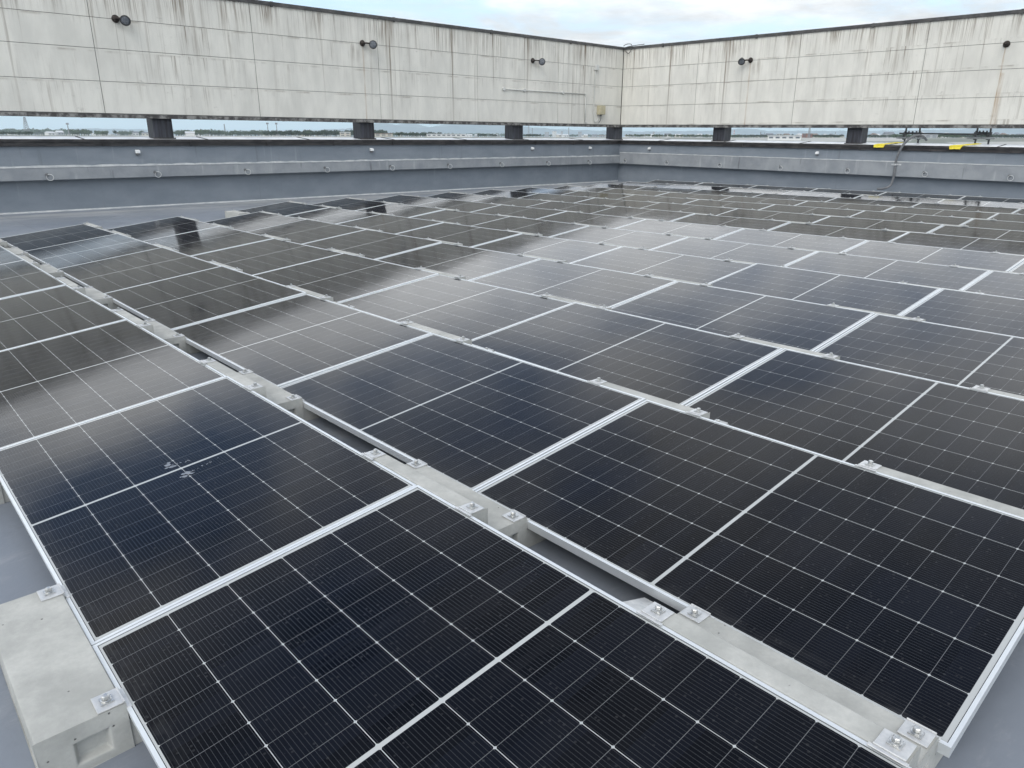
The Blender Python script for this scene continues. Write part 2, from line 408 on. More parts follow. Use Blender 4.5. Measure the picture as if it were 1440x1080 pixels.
# left screen wall
def screen(ax):
    """ax 0: the left wall (face y=YA); ax 1: the right wall (face x=XB)"""
    nm = 'left' if ax == 0 else 'right'
    lab = ('long stained cream screen wall on the left, three floodlights on it' if ax == 0 else
           'stained cream screen wall on the right, meeting the long left one')
    t = thing('screen_wall', lab, 'wall', (0, 0, 0))
    def bx(bm, u0, u1, d0, d1, z0, z1):
        if ax == 0: box(bm, u0, u1, YA+d0, YA+d1, z0, z1)
        else: box(bm, XB+d0, XB+d1, u0, u1, z0, z1)
    if ax == 0: J = [XB-.012] + [18.37-3.465*i for i in range(8)]
    else: J = [YA-.012, 12.86, 9.38, 5.90, 2.42, -1.06]
    J = sorted(J); lo = X0 if ax == 0 else Y0
    J = [lo] + [j for j in J if j > lo+.2]
    bm = bmesh.new()
    zs = [1.86, 2.50, 3.14, 3.73, 4.37]
    for a, b in zip(J, J[1:]):
        for i in range(4):
            g0 = .0065
            bx(bm, a+g0, b-g0, 0, .10, zs[i]+.005, zs[i+1]-.005)
    c = obj('cladding', bm, M_cladA if ax == 0 else M_cladB, t)
    bm = bmesh.new(); bx(bm, lo, (XB if ax == 0 else YA)+(.3 if ax == 0 else -.02), .012, .30, 1.83, 4.36)
    bk = obj('backing', bm, M_joint, t)
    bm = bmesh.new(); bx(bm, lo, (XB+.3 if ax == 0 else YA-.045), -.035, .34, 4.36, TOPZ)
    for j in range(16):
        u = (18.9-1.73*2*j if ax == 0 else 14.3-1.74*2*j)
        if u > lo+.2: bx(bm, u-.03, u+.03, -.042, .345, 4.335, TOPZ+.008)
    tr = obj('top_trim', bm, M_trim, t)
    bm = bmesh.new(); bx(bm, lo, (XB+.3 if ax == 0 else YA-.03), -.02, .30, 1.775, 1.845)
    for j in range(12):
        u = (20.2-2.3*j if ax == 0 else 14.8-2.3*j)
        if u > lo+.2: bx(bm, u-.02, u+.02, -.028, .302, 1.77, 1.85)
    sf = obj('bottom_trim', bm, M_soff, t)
    if ax:
        for o in (c, bk, tr, sf): sagv(o)
screen(0); screen(1)

# low parapets with a projecting ledge and a metal capping
def parapet(ax):
    t = thing('parapet_wall', 'low grey parapet with projecting ledge under the left screen wall' if ax == 0 else
              'low grey parapet with taller ledge under the right screen wall', 'wall')
    lo = X0 if ax == 0 else Y0
    end = XB if ax == 0 else YA
    def bx(bm, u0, u1, d0, d1, z0, z1):
        return (box(bm, u0, u1, YA+d0, YA+d1, z0, z1) if ax == 0 else box(bm, XB+d0, XB+d1, u0, u1, z0, z1))
    bm = bmesh.new(); bx(bm, lo, end+(.5 if ax == 0 else 0), 0, .5, FZ-.4, 1.20)
    P = [obj('wall_body', bm, M_paraA if ax == 0 else M_paraB, t)]
    zl0, zl1, dp = (.53, .775, .2) if ax == 0 else (.52, .895, .2)
    bm = bmesh.new(); bx(bm, lo, end-(.003 if ax == 0 else .205), -dp, -.002, zl0, zl1)
    bevel(bm, .012)
    P.append(obj('ledge', bm, M_ledA if ax == 0 else M_ledB, t))
    bm = bmesh.new(); n = 160; a = lo; stp = (end-.21-lo)/n            # ragged sealant along the ledge's upper edge
    lr = random.Random(3+ax)
    h = [.018+.02*lr.random() if ax == 0 else .012+.006*lr.random() for _ in range(n+1)]
    for i in range(n):
        u0, u1 = lo+i*stp, lo+(i+1)*stp
        v, _ = bx(bm, u0, u1, -dp-.006, -.004, zl1+.001, zl1+.006+h[i])
        for q in v:
            uu = q.co[ax]
            if q.co.z > zl1+.003: q.co.z = zl1+.006+(h[i] if abs(uu-u0) < 1e-4 else h[i+1])
    P.append(obj('sealant', bm, M_lip, t))
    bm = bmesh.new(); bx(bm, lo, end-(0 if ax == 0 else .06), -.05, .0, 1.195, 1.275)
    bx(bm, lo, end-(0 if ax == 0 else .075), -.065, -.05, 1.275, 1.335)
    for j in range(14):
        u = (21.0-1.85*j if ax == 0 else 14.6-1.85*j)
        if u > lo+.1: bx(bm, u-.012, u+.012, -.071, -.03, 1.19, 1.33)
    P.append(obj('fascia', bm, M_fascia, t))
    bm = bmesh.new()                                                    # the capping rises outwards
    def cap(u0, u1, lift):
        v, _ = bx(bm, u0, u1, -.05, .62, 1.276, 1.33+lift)
        for q in v:
            dd = (q.co.y-YA) if ax == 0 else (q.co.x-XB)
            if dd > .3 : q.co.z += .06
    cap(lo, end+(.62 if ax == 0 else -.08), 0)
    P.append(obj('capping', bm, M_coptop, t))
    bm = bmesh.new()
    for j in range(10):
        u = (19.6-2.6*j if ax == 0 else 14.2-2.6*j)
        if u > lo+.1: cap(u-.012, u+.012, .012)
    P.append(obj('capping_seam', bm, M_fascia, t))
    bm = bmesh.new(); bx(bm, lo, end-.0, -.05, -.001, FZ-.01, FZ+.03)       # cant fillet at the foot of the wall
    for v in bm.verts:
        dd = (v.co.y-YA) if ax == 0 else (v.co.x-XB)
        if dd < -.03 and v.co.z > FZ: v.co.z = FZ+.006
    P.append(obj('base_seal', bm, M_lip if ax == 0 else M_paraB, t))
    if ax:
        for o in P[:-1]: sagv(o)
parapet(0); parapet(1)

for (cx, cy, lab) in ((5.69, 16.31, 'dark sooty pillar in the slot, leftmost under the left screen wall'),
                      (11.05, 16.31, 'dark sooty pillar in the slot, second from the left'),
                      (16.67, 16.31, 'dark sooty pillar in the slot, just left of the corner one'),
                      (21.72, 16.33, 'black pillar in the slot at the corner of both walls'),
                      (21.98, 11.94, 'dark sooty pillar in the right wall slot, nearest the corner'),
                      (21.98, 7.50, 'streaked dark pillar in the right wall slot beside the yellow pads'),
                      (21.98, 3.05, 'dark sooty pillar at the right wall slot, past the scaffold')):
    if cy < 3.5: continue
    t = thing('pillar', lab, 'pillar', (cx, cy, 0), 'pillars holding up the screen walls')
    dzp = -SAG*(YA-cy) if cx > 21.8 else 0
    bm = bmesh.new(); box(bm, -.21, .21, -.21, .21, 1.31+dzp, 1.80+dzp); bevel(bm, .012)
    obj('shaft', bm, M_pil, t)
    bm = bmesh.new(); box(bm, -.24, .24, -.235, .235, 1.315+dzp, 1.372+dzp)
    obj('foot_flashing', bm, M_fascia, t)

# ---------------------------------------------------------------- solar panels
DZ = .1305; TILT = asin(DZ/PW); PITCH_X = 1.4018; PITCH_Y = 1.7828; NR = 14
def off(r): return -.1107 if r == 1 else -.0975+.0132*(r-2)
def nfar(r): return 6 if r <= 4 else 7
ORD = ['', 'first', 'second', 'third', 'fourth', 'fifth', 'sixth', 'seventh', 'eighth', 'ninth', 'tenth', 'eleventh', 'twelfth', 'thirteenth', 'fourteenth']
def rowname(r):
    return 'leftmost row' if r == 1 else 'row along the right wall' if r == NR else ORD[r]+' row from the left'

pr = thing('solar_panel', 'x', 'solar panel')
bm = bmesh.new()
T = .033
for a in ((0, PW, 0, LIP), (0, PW, PL-LIP, PL), (0, LIP, LIP, PL-LIP), (PW-LIP, PW, LIP, PL-LIP)):
    box(bm, a[0], a[1], a[2], a[3], -T, 0)
bmesh.ops.remove_doubles(bm, verts=bm.verts, dist=1e-5)
box(bm, LIP+.001, LIP+.022, LIP+.001, PL-LIP-.001, -T+.0005, -T+.0025); box(bm, PW-LIP-.022, PW-LIP-.001, LIP+.001, PL-LIP-.001, -T+.0005, -T+.0025)
obj('frame', bm, M_frame, pr)
bm = bmesh.new(); box(bm, LIP, PW-LIP, LIP, PL-LIP, -.007, -.0018)
obj('glass', bm, M_glass, pr)
bm = bmesh.new(); box(bm, PW*.42, PW*.58, PL*.5-.06, PL*.5+.06, -.03, -.008)

def place(o, r, s, x=0., z=0., jit=True):
    o.location = ((r-1)*PITCH_X + x, s*PITCH_Y+off(r)+.002, z)

panels = {}
first = True
jr = random.Random(5)
for r in range(1, NR+1):
    for s in range(-1, nfar(r)):
        xh = (r-1)*PITCH_X
        edge_y = CAMP.y + (xh+.28)*.222
        if (s+1)*PITCH_Y < edge_y-.2 or (r == 1 and s > 5): continue
        k = nfar(r)-s
        if r == 1:
            lab = {-1: 'dark solar panel of the leftmost row, nearest of all, cut by the bottom edge',
                   0: 'dark solar panel with two pale bird droppings in the leftmost row'}.get(s) or \
                  'dark solar panel in the leftmost row, %s one beyond the panel with droppings' % ORD[s]
        else:
            w_ = 'last' if k == 1 else ORD[k]+' panel from'
            lab = ('dark solar panel in the %s, at its far left-wall end' % rowname(r)) if k == 1 else \
                  'dark solar panel in the %s, %s its far left-wall end' % (rowname(r), ORD[k]+' from')
        o = pr if first else copy_tree(pr); first = False
        place(o, r, s)
        o.rotation_euler = (radians(jr.uniform(-.26, .26)), -TILT+radians(jr.uniform(-.26, .26)), 0)
        tag(o, lab, 'solar panel', 'solar panels in rows on the roof')
        panels[r, s] = o
bm.free()
def splat(cx, cy, ang, ln, seed):
    q = random.Random(seed); bm = bmesh.new()
    def blob(px, py, rr):
        n = 9; a0 = q.random()
        vs = [bm.verts.new((px+rr*q.uniform(.55, 1.15)*cos(2*pi*i/n+a0), py+rr*q.uniform(.55, 1.15)*sin(2*pi*i/n+a0), -.0008+q.random()*.0003)) for i in range(n)]
        c = bm.verts.new((px, py, .0006))
        for i in range(n): bm.faces.new((vs[i], vs[(i+1) % n], c))
    for i in range(9): blob(cx+q.gauss(0, .012), cy+q.gauss(0, .014), q.uniform(.004, .013))
    for i in range(16):
        t = q.random()**1.4; blob(cx+cos(ang)*ln*t+q.gauss(0, .004), cy+sin(ang)*ln*t+q.gauss(0, .004), q.uniform(.0012, .0045))
    return bm
obj('bird_dropping', splat(.53, PL/2+.07, -.35, .10, 1), M_drop, panels[1, 0])
obj('bird_dropping', splat(.56, PL/2-.075, .25, .16, 2), M_drop, panels[1, 0])

# ---------------------------------------------------------------- ballast blocks with clamps
def pocket_box(bm, x0, x1, y0, y1, z0, z1, px0, px1, pz0, pz1, dep):
    """a box whose two y ends carry a shallow hand-hold pocket"""
    A = [(x0, z0), (x1, z0), (x1, z1), (x0, z1)]; B = [(px0, pz0), (px1, pz0), (px1, pz1), (px0, pz1)]
    Cc = [(px0+.008, pz0+.008), (px1-.008, pz0+.008), (px1-.008, pz1-.008), (px0+.008, pz1-.008)]
    outs = []
    for y, sg in ((y0, 1), (y1, -1)):
        a = [bm.verts.new((p[0], y, p[1])) for p in A]; b = [bm.verts.new((p[0], y, p[1])) for p in B]
        c = [bm.verts.new((p[0], y+sg*dep, p[1])) for p in Cc]
        for i in range(4):
            j = (i+1) % 4
            bm.faces.new((a[i], a[j], b[j], b[i])); bm.faces.new((b[i], b[j], c[j], c[i]))
        bm.faces.new(c); outs.append(a)
    a, d = outs
    for i in range(4): bm.faces.new((a[i], a[(i+1) % 4], d[(i+1) % 4], d[i]))

BL = .705
def clamp(parent, sx, z, drop, ypos):
    """a plate on the block, hooked over the frame. sx +1: panel on the +x side of the edge at x=0"""
    bm = bmesh.new()
    x0, x1 = sorted((-sx*.062, -sx*.001))
    box(bm, x0, x1, -.034, .034, z+.0005, z+.005)
    box(bm, *sorted((-sx*.003, sx*.0015)), -.034, .034, min(z+.005, z-drop+.003), z+.0075)
    box(bm, *sorted((sx*.0015, sx*.0125)), -.042, .042, z-drop+.0012, z-drop+.0045)
    bevel(bm, .0008, 1)
    c = obj('clamp', bm, M_plate, parent); c.location = (0, ypos, 0)
    bm = bmesh.new()
    box(bm, -sx*.034-.015, -sx*.034+.015, -.015, .015, z+.0052, z+.0085)
    lathe(bm, [(.0125, 0), (.0125, .002), (.0105, .003)], Matrix.Translation((-sx*.034, 0, z+.0086)), 16)
    lathe(bm, [(.0085, 0), (.0095, .002), (.0095, .009), (.007, .011)], Matrix.Translation((-sx*.034, 0, z+.0117)), 6)
    obj('bolt', bm, M_bolt, c)

LZ = .013
low = thing('concrete_block', 'x', 'block')
bm = bmesh.new()
pocket_box(bm, -.199, -.003, -BL/2, BL/2, FZ+.001, LZ, -.125, -.045, FZ+.025, -.032, .022)
bevel(bm, .004, 2)
box(bm, -.0029, .16, -BL/2+.004, BL/2-.004, FZ+.001, -.0375)
obj('body', bm, M_conc, low)
clamp(low, 1, LZ, .013, -BL/2+.04); clamp(low, 1, LZ, .013, BL/2-.04)

high = thing('concrete_block', 'x', 'block')
bm = bmesh.new()                                       # local x=0 is the high edge of the panel row
pocket_box(bm, .003, .068, -BL/2, BL/2, FZ+.001, DZ, .018, .05, .0, .09, .012)
bevel(bm, .004, 2)
box(bm, -.16, .0029, -BL/2+.004, BL/2-.004, FZ+.001, DZ-T-.024)
box(bm, -.055, .0029, -BL/2+.004, BL/2-.004, DZ-T-.0235, DZ-T-.0095)
obj('body', bm, M_conc, high)
clamp(high, -1, DZ, 0, -BL/2+.04); clamp(high, -1, DZ, 0, BL/2-.04)

HX = PW*cos(TILT)
def seams(r): return list(range(-1, nfar(r)+1))
GB = 'concrete ballast blocks under the panel edges'
fl = fh = True
for r in range(1, NR+1):
    for s in seams(r):
        yc = s*PITCH_Y+off(r)+.028
        if s == -1: yc = s*PITCH_Y+off(r)+.03+BL/2
        if s == nfar(r): yc = s*PITCH_Y+off(r)-.03-BL/2
        xl = (r-1)*PITCH_X
        if yc+BL/2 < CAMP.y+(xl+1.4)*.222-.25: continue
        k = nfar(r)-s
        seam = 'at its far end' if k == 0 else '%s seam from far end' % ORD[k]
        # low-side block: in view along the first three rows and where a row outruns its neighbour
        if (r <= 3 and not (r == 1 and s > 1)) or (r == 5 and s == 7):
            if r == 1 and s == -1: pass
            else:
                o = low if fl else copy_tree(low); fl = False
                o.location = (xl, yc, 0)
                lab = {(1, 0): 'large pale concrete block with hand-hold recess, in the lower left corner',
                       (1, 1): 'low concrete block at the left frame edge beside the dropping-marked panel',
                       (5, 7): 'low concrete block poking out alone past the fourth row end'}.get((r, s)) or \
                    'low concrete block left of the %s, %s' % (rowname(r), seam)
                tag(o, lab, 'block', GB)
        if r == 1 and s > 4: continue
        o = high if fh else copy_tree(high); fh = False
        o.location = (xl+HX, yc, 0)
        if s == -1 and r == 1: lab = 'tall concrete block between the two nearest panels, in the lower right'
        else: lab = 'tall concrete block right of the %s, %s' % (rowname(r), ('at seam %s from the bottom' % ORD[s+1] if r == 1 else seam))
        tag(o, lab, 'block', GB)

bm = bmesh.new(); box(bm, 0, .262, 0, .175, 0, .003); bevel(bm, .001, 1)
o = obj('joint_plate', bm, M_plate); o.location = (HX+.008, -1.165, .045); o.rotation_euler = (0, radians(18), 0)
tag(o, 'bare aluminium plate in the gap beside the nearest tall block', 'metal plate')

# ---------------------------------------------------------------- fittings on the walls
def floodlight(pos, wall, off_u, d, lab, head=True):
    n = Vector((0, -1, 0)) if wall == 0 else Vector((-1, 0, 0)); u = Vector((1, 0, 0)) if wall == 0 else Vector((0, 1, 0))
    pos = Vector(pos)
    t = thing('floodlight', lab, 'floodlight', pos, 'floodlights on the screen walls')
    bm = bmesh.new(); lathe(bm, [(.075, 0), (.078, .02), (.055, .05), (.03, .075), (.028, .10)], axis_mat((0, 0, 0), n), 20)
    tube(bm, curve([n*.08, n*.14+u*off_u*.2, n*.2+u*off_u*.6-Vector((0, 0, .01))], 5), .018, 8)
    obj('bracket', bm, M_black, t, True)
    if not head: return
    d = Vector(d).normalized(); hc = n*.22+u*off_u-Vector((0, 0, .035))
    bm = bmesh.new(); lathe(bm, [(.03, -.15), (.05, -.14), (.06, -.10), (.088, -.03), (.102, .0), (.106, .032), (.098, .033), (.092, .012), (.02, .011)], axis_mat(hc, d), 28)
    hd = obj('head', bm, M_lamp, t, False)
    bm = bmesh.new(); lathe(bm, [(.091, .0125), (.088, .018), (.055, .026), (.01, .029)], axis_mat(hc, d), 28)
    obj('lens', bm, M_lens, hd, True)
floodlight((5.0, YA, 3.735), 0, .13, (-.35, -.72, -.40), 'round dark floodlight on the left screen wall, leftmost of three')
floodlight((10.97, YA, 3.735), 0, .19, (-.45, -.8, -.16), 'round dark floodlight above a rusty run, middle of the left wall')
floodlight((17.18, YA, 3.72), 0, .2, (-.55, -.75, -.12), 'round dark floodlight near the corner, above the surface conduit')
floodlight((XB, 10.95, 3.735-SAG*5), 1, .18, (-.72, -.45, -.55), 'dark floodlight tilted down on the right screen wall')
floodlight((XB, 4.06, 3.70-SAG*12), 1, 0, (-1, 0, -.3), 'bare rusty lamp base over the long rust streak at right', False)

def ringthing(pos, wall, lab):
    n = Vector((0, -1, 0)) if wall == 0 else Vector((-1, 0, 0)); u = Vector((1, 0, 0)) if wall == 0 else Vector((0, 1, 0))
    t = thing('tie_ring', lab, 'ring', pos, 'steel tie rings along the parapet ledges')
    bm = bmesh.new()
    lathe(bm, [(.034, 0), (.034, .008), (.03, .011)], axis_mat((0, 0, 0), n), 16)
    tube(bm, curve([n*.008-u*.0+Vector((0, 0, .02)), n*.045+Vector((0, 0, .016)), n*.05, n*.045-Vector((0, 0, .016)), n*.008-Vector((0, 0, .02))], 4), .0075, 8)
    obj('eye', bm, M_grey, t, True)
    bm = bmesh.new(); R_ = .062; sg = 1 if wall == 0 else -1
    c = n*.05+u*(.045*sg)+Vector((0, 0, -.05)); a = (u*.96+n*.28).normalized(); b = Vector((0, 0, 1))
    pts = [c+(a*cos(2*pi*i/28)+b*sin(2*pi*i/28))*R_ for i in range(29)]
    tube(bm, pts, .0065, 8, False); bmesh.ops.remove_doubles(bm, verts=bm.verts, dist=1e-4)
    obj('ring', bm, M_ring, t, True)
RA = [3.16, 5.28, 7.36, 9.5, 11.52, 13.55, 15.62, 17.7, 19.75]
for i, x in enumerate(RA):
    ringthing((x, YA-.2, .635), 0, 'steel tie ring on the left ledge, %s from the left' % ORD[i+1])
RB = [15.55, 13.7, 11.6, 9.48, 7.42, 5.35, 3.37]
for i, y in enumerate(RB):
    ringthing((XB-.2, y, .66-SAG*(YA-y)), 1, 'steel tie ring on the right ledge, %s' % ('nearest the corner' if i == 0 else ORD[i+1]+' from the corner'))

for i, (x, y) in enumerate(((5.03, YA), (11.06, YA), (17.19, YA), (20.02, YA), (XB, 14.6), (XB, 8.44))):
    lab = ['small white hooded box on the parapet under the leftmost pillar', 'small white hooded box on the parapet below the second pillar',
           'small white hooded box on the parapet just right of the third pillar', 'small white hooded box on the left parapet, nearest the corner',
           'small white hooded box on the right parapet, nearest the corner', 'small white hooded box on the right parapet, above its middle'][i]
    t = thing('wall_box', lab, 'wall box', (x, y, 1.06-(SAG*(YA-y) if i > 3 else 0)), 'small white boxes on the parapets')
    bm = bmesh.new(); box(bm, -.045, .045, -.075, 0, -.02, .055); bevel(bm, .006)
    for v in bm.verts:
        if v.co.y < -.06 and v.co.z > .03: v.co.z -= .02
    hd = obj('hood', bm, M_white, t)
    bm = bmesh.new(); box(bm, -.034, .034, -.055, 0, -.06, -.0205); bevel(bm, .004)
    bd = obj('spout', bm, M_grey, t)
    if i > 3:
        t.rotation_euler = (0, 0, -pi/2)

# surface conduit near the corner
t = thing('conduit_run', 'thin painted conduit with round boxes on the left wall near the corner', 'conduit', (15.94, YA, 2.83))
bm = bmesh.new()
tube(bm, [(0, -.03, 0), (3.70, -.03, -.005)], .016, 10)
tube(bm, curve([(3.70, -.03, -.005), (3.755, -.03, -.03), (3.76, -.03, -.10)], 6), .016, 10)
tube(bm, [(3.76, -.03, -.10), (3.76, -.03, -.86)], .016, 10)
tube(bm, curve([(3.76, -.03, -.86), (3.78, -.03, -.92), (3.88, -.03, -.93)], 6), .016, 10)
obj('pipe', bm, M_pipe, t, True)
for x in (0, .88, 2.64):
    bm = bmesh.new(); lathe(bm, [(.055, 0), (.055, .045), (.048, .055)], axis_mat((x, 0, 0), (0, -1, 0)), 20)
    obj('round_box', bm, M_white if False else M_pipe, t)
t = thing('junction_box', 'small cream junction box high on the left wall with a cable below', 'junction box', (20.2, YA, 3.70))
bm = bmesh.new(); box(bm, -.08, .08, -.09, 0, -.09, .07); bevel(bm, .008); obj('cover', bm, M_pipe, t)
bm = bmesh.new(); tube(bm, curve([(-.05, -.03, -.09), (-.06, -.03, -.6), (-.07, -.03, -1.3), (-.05, -.035, -1.66), (.03, -.035, -1.77), (.15, -.035, -1.70), (.19, -.04, -1.5)], 6), .013, 8)
obj('cable', bm, M_pipe, t, True)
t = thing('control_box', 'yellowed square control box low on the left wall by the corner', 'box', (20.47, YA, 2.33))
bm = bmesh.new(); box(bm, -.14, .14, -.16, 0, -.15, .15); bevel(bm, .01); bd = obj('housing', bm, M_beige, t)
bm = bmesh.new(); box(bm, -.13, .13, -.172, -.1605, -.14, .14); bevel(bm, .004); obj('door', bm, M_beige, t)
bm = bmesh.new(); tube(bm, [(.0, -.08, -.15), (.0, -.08, -.20)], .03, 12); tube(bm, curve([(0, -.08, -.2), (.0, -.07, -.32), (-.06, -.04, -.43)], 5), .012, 8)
obj('gland', bm, M_grey, t)
bm = bmesh.new()
tube(bm, curve([(21.5, 15.9, 4.46), (21.56, 15.8, 4.52), (21.58, 15.62, 4.50), (21.58, 15.6, 4.36), (21.585, 15.72, 4.22), (21.585, 15.86, 4.30), (21.58, 15.84, 4.42), (21.6, 15.5, 4.455), (21.65, 15.1, 4.47)], 7), .011, 7)
tag(obj('loose_cable', bm, M_cable, None, True), 'thin dark cable looped over the wall tops at the corner', 'cable')

# hose coming over the right parapet
t = thing('cable_hose', 'thick grey hose curving over the right parapet down to the panels', 'hose')
hz = lambda y, z: z-SAG*(YA-y)
bm = bmesh.new()
HP = [(XB+.30, 5.60, 1.36), (XB+.12, 5.66, 1.46), (XB-.05, 5.80, 1.47), (XB-.18, 5.96, 1.30), (XB-.235, 6.05, 1.06), (XB-.235, 6.10, .80), (XB-.235, 6.09, .55), (XB-.24, 6.10, .32), (XB-.29, 6.13, .17), (XB-.40, 6.22, .10), (XB-.60, 6.32, .09)]
pts = curve(HP, 10)
tube(bm, pts, [.030+.003*(i % 2) for i in range(len(pts))], 12)
obj('hose', bm, M_hose, t, True)
bm = bmesh.new(); box(bm, XB-.206, XB-.2, 5.96, 6.22, .71, .745); box(bm, XB-.285, XB-.203, 6.055, 6.135, .705, .75); bevel(bm, .004, 1)
obj('saddle', bm, M_ring, t)

# scaffold hanging outside the right wall
t = thing('scaffold_frame', 'steel scaffold poles and rail seen through the right wall slot', 'scaffold')
XS = XB+.78
for y in (6.36, 6.00, 4.58, 4.27):
    bm = bmesh.new(); tube(bm, [(XS, y-.02, 1.0), (XS, y, 2.6)], .024, 10)
    obj('upright', bm, M_grey, t, True)
bm = bmesh.new(); tube(bm, [(XS-.04, 6.5, 1.54), (XS-.04, 4.2, 1.505)], .022, 10); obj('rail', bm, M_grey, t, True)
for y0, y1 in ((6.42, 5.92), (4.64, 4.22)):
    bm = bmesh.new(); tube(bm, [(XS+.03, y0, 1.55), (XS+.03, y1, 1.545)], .02, 10)
    for k in range(5): box(bm, XS+.0, XS+.05, y0-.03-(y0-y1)*.2*k-.03, y0-.03-(y0-y1)*.2*k, 1.56, 1.60)
    obj('rung', bm, M_grey, t)
    bm = bmesh.new(); tube(bm, [(XS-.09, y0+.12, 1.425), (XS-.09, y1-.12, 1.41)], .024, 10); obj('tie_bar', bm, M_ring, t, True)
    for y in (y0-.06, y1+.06):
        bm = bmesh.new(); box(bm, XS-.07, XS+.035, y-.035, y+.035, 1.37, 1.56); bevel(bm, .012, 1); obj('coupler', bm, M_grey, t)
for y, lab in ((6.55, 'yellow rubber pad bent over the parapet capping, nearer the corner'), (4.62, 'yellow rubber pad bent over the parapet capping, right end')):
    bm = bmesh.new(); zz = 1.335-SAG*(YA-y)
    q_ = random.Random(int(y*10)); rows_ = []
    for a, b, yc_, hw in ((.36, .062, -.26, .07), (.27, .055, -.19, .08), (.18, .05, -.12, .075), (.08, .034, -.02, .10), (.0, .022, .06, .13), (-.05, .014, .10, .14), (-.085, .0, .115, .145), (-.092, -.04, .12, .14), (-.115, -.075, .125, .125)):
        rows_.append([bm.verts.new((XB+a+q_.uniform(-.006, .006), y+yc_+hw*(k/3-1)+q_.uniform(-.01, .01), zz+b+q_.uniform(0, .012))) for k in range(7)])
    for A_, B_ in zip(rows_, rows_[1:]):
        for k in range(6): bm.faces.new((A_[k], A_[k+1], B_[k+1], B_[k]))
    bmesh.ops.remove_doubles(bm, verts=bm.verts, dist=1e-4)
    bmesh.ops.solidify(bm, geom=bm.faces[:], thickness=.014)
    o = obj('edge_pad', bm, M_yellow); tag(o, lab, 'pad', 'yellow pads on the capping')

# ---------------------------------------------------------------- the town and hills beyond the slots
def at(px, py, d):
    """the point d metres away that lies under pixel (px, py) of the 1440-wide photograph: fixes a real place"""
    v = fwd + r2*((px-720)/FPX) + d2*((py-540)/FPX)
    return CAMP + v*(d/math.hypot(v.x, v.y))
def ground(d):
    t = min(1, max(0, (d-120)/480)); t = t*t*(3-2*t)
    return -14*(1-t) + t*(CAMP.z + .0025*d)

def far(name, c1, c2, scale=.05, rough=.9):
    return mottled(name, c1, c2, scale, rough)
def land_f(q):
    o = q.obj()
    n = q.noise(o, .004, 8, .65); vo = q.n('ShaderNodeTexVoronoi'); q.put(vo.inputs['Vector'], o); vo.inputs['Scale'].default_value = .012
    col = q.mix(q.ramp(n, .35, .65), (.13, .145, .115), (.25, .255, .235))
    col = q.mix(q.m('MULTIPLY', q.ramp(q.sep(vo.outputs['Color'])[0], .62, .66), .7), col, (.42, .42, .40))
    return {'Base Color': col, 'Roughness': .95}
M_land = mat('plain', land_f)
bm = bmesh.new(); rings = []
ds = [26, 60, 120, 180, 240, 300, 360, 420, 480, 540, 600, 800, 1200, 2000, 4000, 9500]
for d in ds:
    rings.append([bm.verts.new((CAMP.x+8+d*sin(2*pi*k/96), CAMP.y+8+d*cos(2*pi*k/96), ground(d))) for k in range(96)])
for A, B in zip(rings, rings[1:]):
    for k in range(96): bm.faces.new((A[k], A[(k+1) % 96], B[(k+1) % 96], B[k]))
bm.faces.new(rings[0])
tag(obj('terrain', bm, M_land), kind='structure')

M_hill = far('haze_tinted_hill', (.13, .19, .23), (.16, .22, .26), .002)  # pale blue of the distant haze is painted into the hill colour
def hills(px0, px1, d, fn, seed):
    bm = bmesh.new(); q = random.Random(seed); n = int((px1-px0)/3)
    rows = [[], [], [], []]
    ph = [q.uniform(0, 6) for _ in range(4)]
    for i in range(n+1):
        px = px0+(px1-px0)*i/n
        top = fn(px)+.35*sin(px*.21+ph[0])+.2*sin(px*.53+ph[1])
        p = at(px, top, d); g0 = ground(d)
        for j, (dd, f) in enumerate(((-500, 0), (-150, .62+.12*sin(px*.3+ph[2])), (0, 1), (600, 0))):
            b = at(px, 190, d+dd); rows[j].append(bm.verts.new((b.x, b.y, g0-20+(p.z-g0+20)*f)))
    for A, B in zip(rows, rows[1:]):
        for i in range(n): bm.faces.new((A[i], A[i+1], B[i+1], B[i]))
    tag(obj('hills', bm, M_hill, None, True), kind='structure')
def lerp(tab):
    def f(x):
        for (a, b), (c, d) in zip(tab, tab[1:]):
            if a <= x <= c: return b+(d-b)*(x-a)/(c-a)
        return tab[0][1] if x < tab[0][0] else tab[-1][1]
    return f
hills(-80, 1520, 8600, lerp([(-80, 186), (60, 184), (120, 180.5), (260, 183), (420, 184), (500, 180), (526, 174.5), (540, 172), (556, 176), (574, 172.5), (584, 174), (606, 179), (640, 172), (668, 166), (700, 171), (735, 178), (790, 182), (900, 185), (1020, 183.5), (1045, 180), (1080, 184), (1230, 184), (1330, 182), (1440, 179), (1520, 184)]), 4)
hills(300, 760, 7000, lerp([(300, 189), (500, 183), (548, 176), (590, 180), (640, 177), (690, 183), (760, 189)]), 9)

